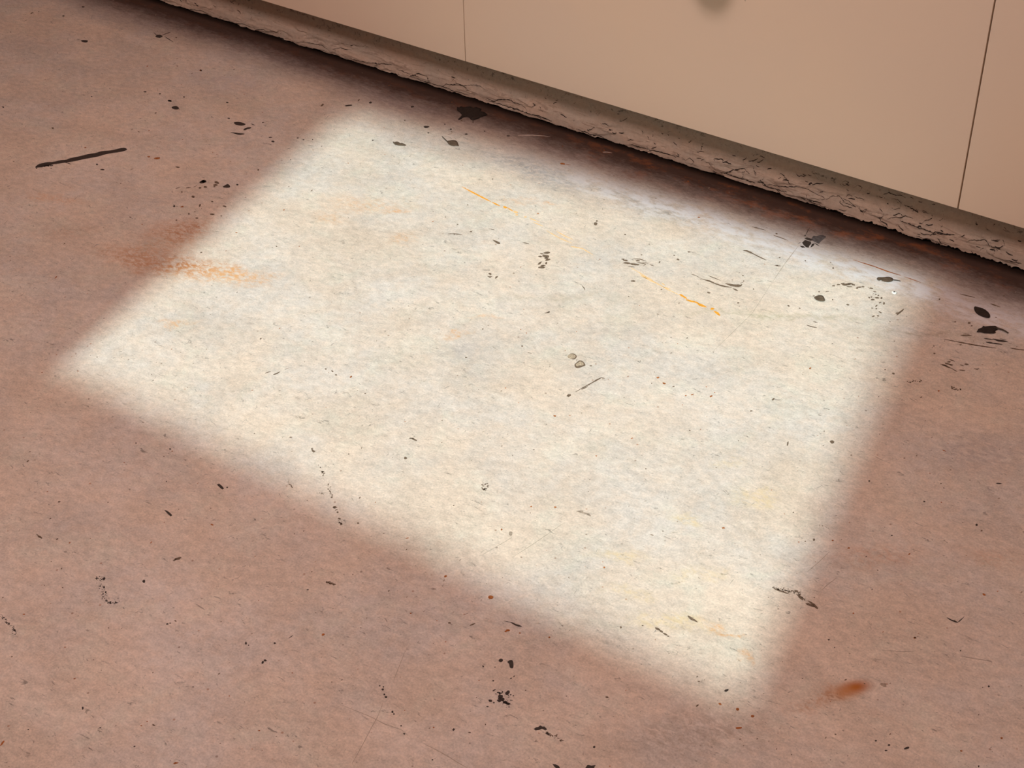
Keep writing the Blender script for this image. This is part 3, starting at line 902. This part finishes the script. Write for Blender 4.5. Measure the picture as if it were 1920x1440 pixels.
mark('tar_spot', [[(1036, 1433), (1042, 1433.4), (1048, 1436.6), (1051, 1442), (1044, 1442), (1039, 1437)]], M_TAR, 'left of two black blots cut by the bottom edge')
mark('tar_spot', [[(1098, 1439), (1102, 1434), (1109, 1436), (1117, 1434.6), (1114, 1439), (1116, 1443), (1097, 1443)]], M_TAR, 'right of two black blots cut by the bottom edge')
mark('tar_spot', [[(406.5, 908.6), (411, 907), (416, 911), (420, 916), (417, 918), (412, 914)], blob(426, 914, 1.6, 1)], M_TAR, 'dark slanting fleck left of the sun patch low edge', stuff=True)
mark('tar_spot', [[(308, 956.4), (313, 957.6), (318, 961), (323, 966), (320, 968.4), (314, 963)]], M_TAR, 'dark slanting fleck in the shaded left foreground')
mark('tar_spot', [blob(75, 1007, 4.6, 1.8, .5), blob(70, 1003, 2, .8, .4), blob(107, 1011, 2.4, 1, -.4), blob(332, 1048, 5.6, 1.8, -.1), blob(337, 1046, 3, 1.4),
                  blob(328, 1050, 4, 1.1, -.4), blob(547, 913, 2.8, 1.2, .9), blob(544, 909, 4, .8, .5)], M_SCUFF, stuff=True)
mark('tar_spot', [blob(269.8, 1090, 2.8, 2.8, -.4)], M_TAR, 'single small black dot in the left foreground')
mark('tar_spot', [blob(194.8, 1085, 3, 2.4), blob(181, 1085.4, 1.6, 1.3), blob(195, 1101, 1.7, 2.2), blob(198.6, 1110, 1.5, 1.4), blob(207, 1131, 1.8, 2), blob(217, 1129.6, 1.7, 1.5)] +
     sprinkle([(181, 1084), (192, 1082), (188, 1090), (190, 1104), (195, 1114), (195, 1122), (204, 1130), (218, 1131), (221, 1123)], 110, 2.8, .35, .95), M_TAR,
     'dotted hook shaped trail of black specks in the left foreground', stuff=True)
mark('tar_spot', sprinkle([(0, 1152), (8, 1160), (14, 1168), (22, 1176), (30, 1190)], 46, 2, .4, 1.1) + [blob(27, 1181.6, 2.8, 2), blob(13, 1168, 1.6, 1.4)], M_TAR,
     'dotted trail of black specks at the left edge', stuff=True)
mark('tar_spot', [blob(492.6, 1242, 2.2, 3, .5), blob(497, 1238.4, 3, 1.8), blob(461, 1206, 1.6, 2.6), blob(466, 1210, 1.2, 1), blob(515, 1206, 2.4, 1.4), blob(314, 1170, 2.4, 1.4),
                  blob(319, 1168.4, 1.4, .8), blob(188, 1364.6, 1.8, 1), blob(252, 1399.6, 2, 1.3), blob(577, 1106, 2, .9), blob(155, 1328, 1.8, 2.6), blob(53, 1368, 1.4, 1),
                  blob(362, 1288, 1.2, 1), stroke([(541, 1197), (550, 1191)], .9), blob(312, 903, 1.3, 1), blob(255, 831, 1.4, 1.2), blob(319, 842, 2, 1.3),
                  blob(719, 1288, 1.3, 1), blob(712, 1286, 1.6, 1.2), blob(717.6, 1293, 2.2, 2.2), blob(720.6, 1302, 1.6, 1.6), blob(723.4, 1307, 2.6, 1.8), blob(736, 1335, 1.8, 2.2),
                  blob(738.6, 1339, 1.2, 2), blob(752, 1361, 1.6, 1.2), blob(758, 1376, 2, 1.2)], M_TAR, stuff=True)
mark('tar_spot', [blob(620, 1094, 4, 2), blob(614, 1092, 3, 1.6), blob(626, 1096, 3.6, 1.4)] + sprinkle([(613, 1091), (630, 1096)], 12, 1.8, .5, 1), M_SCUFF,
     'brown cluster of specks below the low edge of the sun', stuff=True)
mark('scuff', [stroke([(944, 1164), (956, 1167)], .8), [(955, 1166), (962, 1167.6), (968, 1170.6), (974, 1172), (979, 1175), (972, 1175), (965, 1172.4)]], M_TAR,
     'thin black sliver below the orange bead spot', stuff=True)
mark('scuff', [stroke([(808, 1104), (818, 1104.6)], 1.8, 1), stroke([(793, 1148), (797, 1145)], 1.8), stroke([(871, 1152), (878, 1150)], 1.2), blob(886, 1171, 5, 1.2, -.4),
               blob(843, 1168, 3, 1.2), blob(1790, 1164, 1, 1)], M_SCUFF, stuff=True)
mark('scuff', [stroke([(1775, 1158), (1784, 1163), (1796, 1167.4)], 1.6, 3.4, .2), stroke([(1796, 1167), (1803, 1161), (1808, 1156)], 2.2, .9)], M_TAR,
     'black tick shaped scuff in the shade right of the sun')
mark('scuff', [blob(1701, 1402.6, 4, 2.2, -.2), blob(1697, 1404, 2, 1.4), blob(1667, 1397, 2.4, 1.4), blob(1661, 1407.4, 3, 1.2), blob(1642, 1389, 2, 1.3), blob(1733, 940.4, 2, 1.3),
               blob(1831, 984, 2.4, 2), blob(1873, 906.6, 5, 1, .1), blob(1716, 1195.6, 2.4, 1.2, .3), blob(1554, 1199.6, 1.8, 1.2), blob(1801, 1220, 1.6, 1.4), blob(1565, 1214, 1, 1),
               blob(1854, 1287, 2, 1.6), blob(1835, 1437, 1.4, 1.8), blob(1630, 902, 2, 1.2), blob(1672, 1004, 1.8, 1)], M_TAR, stuff=True)
mark('scuff', [blob(1657, 1284, 7, 3.4, .35, 9, .3)], M_FAINT, 'faint grey blot right of the soft rust spot')
# scuffs at the right
mark('scuff', [blob(1779, 678.6, 3.4, 1.4), blob(1778, 682.6, 6, 1.3, .25), blob(1783, 684, 4, 1.4, .3), blob(1771, 685, 7, 1.5, .3), stroke([(1780, 674), (1790, 677.6)], 1.8),
               stroke([(1763, 683), (1782, 690), (1787, 692)], 1.4, 2), stroke([(1786, 692), (1795, 697)], 2.8, 1.6), stroke([(1797, 693.6), (1810, 695)], 1.6), blob(1812, 683, 4, 1.5, .2),
               stroke([(1800, 684), (1808, 686.6)], 1.6), stroke([(1826, 691.4), (1832, 692.4), (1836, 691)], 1.6, 2.2)], M_SCUFF, 'brown slanting scuff lines right of the sun', stuff=True)
mark('scuff', [stroke([(1845, 634.6), (1862, 637)], 1.4), stroke([(1861, 635.6), (1872, 638.6), (1890, 641)], 3.4, 2.2), stroke([(1848, 641.6), (1862, 643.6), (1880, 646)], 2.4, 1.6),
               stroke([(1875, 635), (1886, 638)], 1)], M_TAR, 'dark parallel scuff lines under the long stemmed leaf', stuff=True)
mark('scuff', [stroke([(1801, 629), (1812, 629.4), (1822, 629)], 2.6, 1.6), stroke([(1806, 626), (1818, 627)], 1), blob(1817, 605.6, 3, 1.6), blob(1791, 603.6, 1.6, 1.2),
               blob(1822, 611, 2, 1), blob(1751, 649, 1.8, .9), blob(1752, 662.6, 2.4, 1.2), blob(1761.6, 561, 1.5, 1.4), blob(1675, 700.6, 2.6, 1.6, .2), blob(1659.6, 693, 1.6, 1),
               blob(1801, 646.6, 2, 1)] + sprinkle([(1698, 716), (1728, 715)], 16, 2.4, .5, 1.4) + sprinkle([(1785, 726), (1800, 732)], 14, 2, .6, 1.6), M_SCUFF, stuff=True)
mark('scratch', [stroke([(1770, 636), (1800, 642), (1830, 647.6), (1868, 653)], 1.6, 2), stroke([(1894, 652.6), (1907, 655), (1922, 656.6)], 1.4, 2)], M_SCUFF,
     'long thin dark scratch running to the right edge', stuff=True)
mark('scratch', [stroke([(1600, 487.4), (1640, 500), (1664, 509), (1689, 516.6)], 1.1, 2.0, .2), stroke([(1696, 519), (1726, 529.6)], 1, .8)], M_RUSTM,
     'thin red brown scratch beside the wall foot', stuff=True)
mark('scratch', [stroke([(1800, 551), (1815, 555), (1828, 558)], 1.2), stroke([(1857, 569.6), (1876, 576)], 2, 1), stroke([(1450, 441), (1478, 451)], 1.4, .8),
                 stroke([(1410, 425), (1436, 432)], 1.2)], M_SCUFF, stuff=True)
mark('scratch', [stroke([(1497, 461), (1472, 494), (1448, 529)], 1.1, .8)], M_SCR, 'hair thin scratch below the crumpled tar smear')
mark('scratch', [stroke([(1446, 532), (1410, 588), (1336, 660)], .7, .5)], M_SCR)
mark('scratch', [stroke([(660, 1432), (680, 1396), (696, 1365), (708, 1344), (718, 1318)], .8, 1.0, .2)], M_SCR, 'long faint upright scratch low in the foreground')
mark('scratch', [stroke([(738, 1276), (748, 1250), (760, 1220)], .9, .6, .2)], M_SCR)
mark('scratch', [stroke([(640, 1322), (668, 1333), (695, 1344), (722, 1358), (752, 1368), (765, 1379)], .8, 1, .3), stroke([(794, 1394), (816, 1405), (838, 1417), (862, 1432), (880, 1442)], 1.4, 1.6, .3)],
     M_SCR, 'long faint crack running down to the bottom edge', stuff=True)
mark('scratch', [stroke([(1058, 980), (1000, 1020), (958, 1047)], .8, .6, .2), stroke([(960, 1008), (905, 1040)], .6)], M_SCR, 'faint slanting scratch low in the sun patch', stuff=True)
mark('scratch', [stroke([(1514, 1072), (1534, 1055), (1556, 1034)], .8), stroke([(1536, 1110), (1552, 1096), (1568, 1084)], 1)], M_SCR, stuff=True)
mark('scratch', [stroke([(1654, 1219), (1690, 1222), (1715, 1221)], .9), stroke([(1800, 1230), (1840, 1237), (1860, 1240)], 1.2)], M_SCR, stuff=True)
# orange paint line
mark('paint_line', [stroke([(866, 350), (880, 357.6), (904, 370), (920, 378)], 1.8, 2.6, .3), stroke([(922, 379), (938, 386.6)], 2), blob(947, 388.8, 4, 1.8, .3), stroke([(950, 389), (962, 396)], 1.6)],
     M_ORANGE, 'upper stretch of the orange paint line in the sun', stuff=True)
mark('paint_line', [blob(966.6, 397.6, 4, 2, .3), blob(968.6, 403, 2.4, 1.4), blob(985, 407, 2.6, 1.2), stroke([(993, 409), (1012, 417)], 2, 1.2), stroke([(1000, 417), (1018, 424)], 1),
                    stroke([(1024, 432), (1050, 447), (1072, 456)], 1.2), stroke([(1044, 434), (1060, 443), (1074, 449)], 1.3), stroke([(1070, 462), (1092, 466), (1112, 478)], 2, 1)],
     M_ORPALE, 'worn broken middle of the orange paint line', stuff=True)
mark('paint_line', [stroke([(1183, 502), (1200, 512), (1222, 526), (1250, 542), (1276, 554)], 1.6, 1.4, .3), stroke([(1200, 515), (1216, 524)], 2.2), stroke([(1216, 520), (1225, 527)], 1.4),
                    stroke([(1240, 530.6), (1247, 535)], 2), stroke([(1242, 538), (1258, 542)], 1.2), stroke([(1202, 517.6), (1228, 531)], 1)], M_ORPALE,
     'thin worn orange paint line running from the brown scuff', stuff=True)
mark('paint_line', [stroke([(1274, 551.6), (1288, 560)], 2.2, 3.6), stroke([(1286, 561.6), (1302, 567)], 3.4), stroke([(1298, 564), (1312, 570)], 3.2), stroke([(1308, 570), (1325, 576)], 3.6, 2.6),
                    blob(1335.6, 579, 3.4, 2), stroke([(1338, 583), (1346, 588), (1350, 592)], 3, 4)], M_ORANGE, 'bright orange dashes at the right end of the paint line', stuff=True)
# rust spots
mark('rust_spot', [blob(920, 1120, 5, 3.3, 0, 12, .06)], M_RUSTM, 'orange brown bead shaped rust spot below the sun')
mark('rust_spot', [blob(835.6, 1080.6, 3, 1.8, -.3)], M_RUSTM, 'small rust spot left of the bead shaped one')
mark('rust_spot', [blob(952, 1182, 3.6, 2), blob(948, 1184, 2, 1.4), blob(975, 1187, 2, 1), blob(1030, 1195, 2, 1.4), blob(898, 1276, 1, 1), blob(813, 1364, 1.8, 1.2),
                   blob(1233.6, 708, 2.6, 1.5), blob(1245, 719, 3, 1.6, .3), blob(1333, 743, 3, 1.3, -.3), blob(1298, 740, 3, .9, -.3), blob(1286, 742, 1.6, 1), blob(1340, 736, 1.3, .9),
                   blob(1041, 951, 2.6, 1.3), blob(940.6, 993, 1.8, 1.6), blob(1118, 855, 1.6, .8), blob(1133, 1064, 2, 1.4), blob(1040, 780, 2.4, 1.4), blob(397, 983.6, 3, 1.3, .4),
                   blob(606, 1190, 3, 2, -.5), blob(329, 1431, 5, 1.6, -.2), blob(265, 1360.6, 1.8, 1), blob(4, 1394, 6, 1.6, -.9), blob(486, 1370, 2, 1), blob(376, 132, 2, 1.5),
                   blob(295, 297, 6, 1.6, -.1), blob(279, 294, 3, 1.2), blob(1350, 1320, 3, 2, .3), blob(1383, 1330, 3.6, 2.4), blob(1411, 1343, 3.4, 2), blob(1385, 1365, 6, 2.2),
                   blob(1715, 1196, 2.4, 1.4), blob(1765, 942, 1, 1), blob(1878, 1384, 2.4, 1.8), blob(1770, 845, 4, .8, .4), blob(1760, 733, 1.6, 1.4), blob(1356, 990, 3, 1.4), blob(770, 1150, 2, 1),
                   blob(430, 1305, 1.6, .8), blob(1845, 1115, 3, 1.6, .5), blob(1600, 1150, 1.6, 1), blob(1290, 340, 2, 1)], M_RUSTM, stuff=True)
mark('rust_spot', [blob(1055, 307, 5, 1.6, .15), stroke([(1060, 308), (1070, 310)], 1)], M_RUSTM, 'orange flake mark near the wall foot above the sun')
# pale streaks
mark('pale_streak', [stroke([(971, 254.4), (978, 253.6), (1000, 253.6), (1020, 255), (1032, 257)], 1.9, .4, .15)], M_STREAK, 'thin white streak beside the dirty wall foot')
mark('pale_streak', [stroke([(1130, 285.4), (1138, 285.2), (1148, 286.8)], 1.6, .4, .15)], M_STREAK, 'short white streak in the dirt of the wall foot')

# scattered specks too small to pick apart
sp = []
for _ in range(900):
    x, y = rnd.uniform(-20, 1940), rnd.uniform(-10, 1450)
    p = at_floor(x, y)
    if p.y > YB - 0.03:
        continue
    r = 0.45 + rnd.expovariate(2.6)
    sp.append(blob(x, y, min(r, 1.7) * rnd.uniform(.9, 1.9), min(r, 1.7) * rnd.uniform(.5, .9), rnd.uniform(-.8, .4), 6, .35))
mark('speck', sp[:430], M_SCUFF, stuff=True)
mark('speck', sp[430:600], M_RUSTM, stuff=True)
mark('speck', sp[600:], M_FAINT, stuff=True)


fk = []
for _ in range(1500):
    x, y = rnd.uniform(-20, 1940), rnd.uniform(-10, 1450)
    p = at_floor(x, y)
    if p.y > YB - 0.12 or noise.noise(Vector((p.x * 3.1, p.y * 3.1, 0.7))) < rnd.uniform(-0.5, 0.35):
        continue
    L = 2.2 + rnd.expovariate(0.28)
    L = min(L, 16)
    a = rnd.gauss(-0.35, 0.5)
    b = a + rnd.gauss(0, 0.6)
    q = (x + L * 0.5 * math.cos(a), y + L * 0.5 * math.sin(a))
    e = (q[0] + L * 0.5 * math.cos(b), q[1] + L * 0.5 * math.sin(b))
    fk.append(stroke([(x, y), q, e], rnd.uniform(0.6, 1.5), rnd.uniform(0.4, 1.2), 0.4, max(1.5, L / 4)))
mark('fleck', fk[::2], M_FLECK, h=0.00015, stuff=True)
mark('fleck', fk[1::2], M_SCR, h=0.00015, stuff=True)


# ------------------------------------------------------------------ things lying on the floor
def leaf(outline, label, mat=M_LEAF, stem=None, stem_w=2.0, group='dark dried leaves on the floor', curl=0.0012, smooth=1):
    o = chaikin(outline, smooth)
    pts = [at_floor(*q) for q in o]
    c = sum(pts, Vector((0, 0))) / len(pts)
    root = bpy.data.objects.new('leaf', None)
    COL.objects.link(root)
    root.empty_display_size = 0.02
    root.location = (c.x, c.y, 0)
    tag(root, label, 'leaf', group)
    far = max((p - c).length for p in pts)
    rings, v, f = [1.0, 0.66, 0.33], [], []
    n = len(pts)
    for lvl, s in enumerate(rings):
        for p in pts:
            q = (p - c) * s
            v.append((q.x, q.y, 0.0009 + curl * (q.length / far) ** 2))
    v.append((0, 0, 0.0009))
    for l in range(len(rings) - 1):
        for i in range(n):
            j = (i + 1) % n
            f.append((l * n + i, l * n + j, (l + 1) * n + j, (l + 1) * n + i))
    for i in range(n):
        f.append(((len(rings) - 1) * n + i, (len(rings) - 1) * n + (i + 1) % n, len(v) - 1))
    b = len(v)
    v += [(x, y, max(0.0001, z - 0.0006)) for x, y, z in v[:n]]
    for i in range(n):
        j = (i + 1) % n
        f.append((i, b + i, b + j, j))
    me = bpy.data.meshes.new('blade')
    me.from_pydata(v, [], f)
    bm = bmesh.new(); bm.from_mesh(me)
    bmesh.ops.recalc_face_normals(bm, faces=bm.faces[:])
    bm.to_mesh(me); bm.free()
    for p in me.polygons:
        p.use_smooth = True
    link('blade', me, mat, root)
    if stem:
        line = smooth_line(stem, 0, 2.0)
        v, f = [], []
        K = 6
        for i, (x, y) in enumerate(line):
            p = at_floor(x, y)
            a, bb = at_floor(*line[max(0, i - 1)]), at_floor(*line[min(len(line) - 1, i + 1)])
            t = (bb - a).normalized()
            nrm = Vector((-t.y, t.x))
            r = stem_w * 0.00052 * (1 - 0.45 * i / len(line))
            for q in range(K):
                an = 2 * math.pi * q / K
                w = nrm * (math.cos(an) * r)
                v.append((p.x + w.x - c.x, p.y + w.y - c.y, 0.0012 + max(0, r - 0.0009) + math.sin(an) * min(r, 0.0010)))
        for i in range(len(line) - 1):
            for q in range(K):
                q2 = (q + 1) % K
                f.append((i * K + q, i * K + q2, (i + 1) * K + q2, (i + 1) * K + q))
        f.append(tuple(range(K))[::-1])
        f.append(tuple((len(line) - 1) * K + q for q in range(K)))
        me = bpy.data.meshes.new('stem')
        me.from_pydata(v, [], f)
        link('stem', me, M_STEM, root)
    return root


leaf([(838, 266), (843, 264.7), (852, 263.8), (857, 265.8), (858.6, 270), (860.4, 275), (856, 274), (849, 274.7), (843, 272.7), (839.6, 269.6)],
     'round grey brown leaf with a curved stem at the far edge of the sun', M_LEAFG, [(839.5, 267.5), (836, 264), (833, 261), (829, 257)], 2.6)
leaf([(736, 266.4), (740, 267.2), (743, 266.2), (747, 266.6), (750, 269), (754, 268.8), (757, 270.4), (762.4, 273.8), (752, 273.9), (742, 272.6), (738, 270)],
     'small saw edged brown leaf at the far left corner of the sun', M_LEAFG)
leaf([(857, 202), (861, 203), (864, 200.5), (870, 202.4), (875, 201.4), (882, 200.5), (888, 203.4), (892, 201.4), (897, 203), (903, 205.6), (900, 209.6), (908, 211), (914, 216.4),
      (903, 219.4), (897, 223), (890, 225), (883, 225.4), (879.6, 221), (875, 219.2), (868, 221), (862, 225.2), (858.6, 225), (863.6, 220), (866, 216), (862, 211), (856.6, 207.6)],
     'large ragged blackish leaf on the dirt at the wall foot', M_LEAF, [(886.6, 224), (886.8, 228), (887, 231.4)], 1.8, smooth=0)
leaf([(1825.6, 576), (1834, 577), (1845, 580), (1853, 586), (1856.4, 592), (1855.4, 597), (1850, 597), (1840, 593.8), (1831, 589), (1826.6, 583)],
     'blackish oval leaf with a pointed tip, above the long stemmed leaf')
leaf([(1831, 624), (1834, 618), (1841, 615), (1843, 612), (1847, 613), (1856, 612), (1866, 612.3), (1871, 615.6), (1870, 619), (1865.6, 621.4), (1867, 624.6), (1863, 626), (1856, 625.8), (1845, 625.4), (1839, 623.6)],
     'blackish leaf with a long thick stem near the right edge', M_LEAF, [(1868, 617), (1878, 619.6), (1884, 622), (1890, 625.8)], 4.6, smooth=0)
leaf([(1643.4, 523.5), (1646, 520.8), (1650, 520.6), (1656, 520.6), (1665, 519.8), (1672, 522), (1675.4, 525.4), (1672, 528.7), (1665, 530), (1656, 528.2), (1651, 525.2), (1649, 527), (1645, 526.2)],
     'slim dark leaf with a curled tip and pointed stem, above the white chip', M_LEAFG, [(1673.6, 525.6), (1681, 526.4), (1688, 527.8)], 2.0)
leaf([(1525.2, 559.5), (1530, 556.3), (1536, 554.8), (1543, 555.8), (1546, 561), (1546.6, 565.6), (1540, 566.2), (1532, 564.8)],
     'small round dark leaf lying in the sun left of the fleck swarm', M_LEAFG)

# the white chip with a dark hollow
p = at_floor(1677, 549.4)
bm = bmesh.new()
bmesh.ops.create_icosphere(bm, subdivisions=3, radius=1.0)
for v in bm.verts:
    k = 1 + 0.22 * noise.noise(v.co * 1.7) + 0.08 * noise.noise(v.co * 5)
    v.co = Vector((v.co.x * 0.0048 * k, v.co.y * 0.0040 * k, max(-0.0006, v.co.z * 0.0030 * k)))
root = bpy.data.objects.new('pebble', None)
COL.objects.link(root)
root.location = (p.x, p.y, 0.0007)
tag(root, 'tiny white chip with a dark hollow near the upper right sun corner', 'pebble')
from_bm('chip_body', bm, M_WHITE, root, True)
bm = bmesh.new()
bmesh.ops.create_icosphere(bm, subdivisions=2, radius=1.0)
for v in bm.verts:
    v.co = Vector((v.co.x * 0.0019, v.co.y * 0.0015, v.co.z * 0.0010))
h = from_bm('hollow', bm, M_TAR, root, True)
h.location = (0.0, -0.0012, 0.0024)
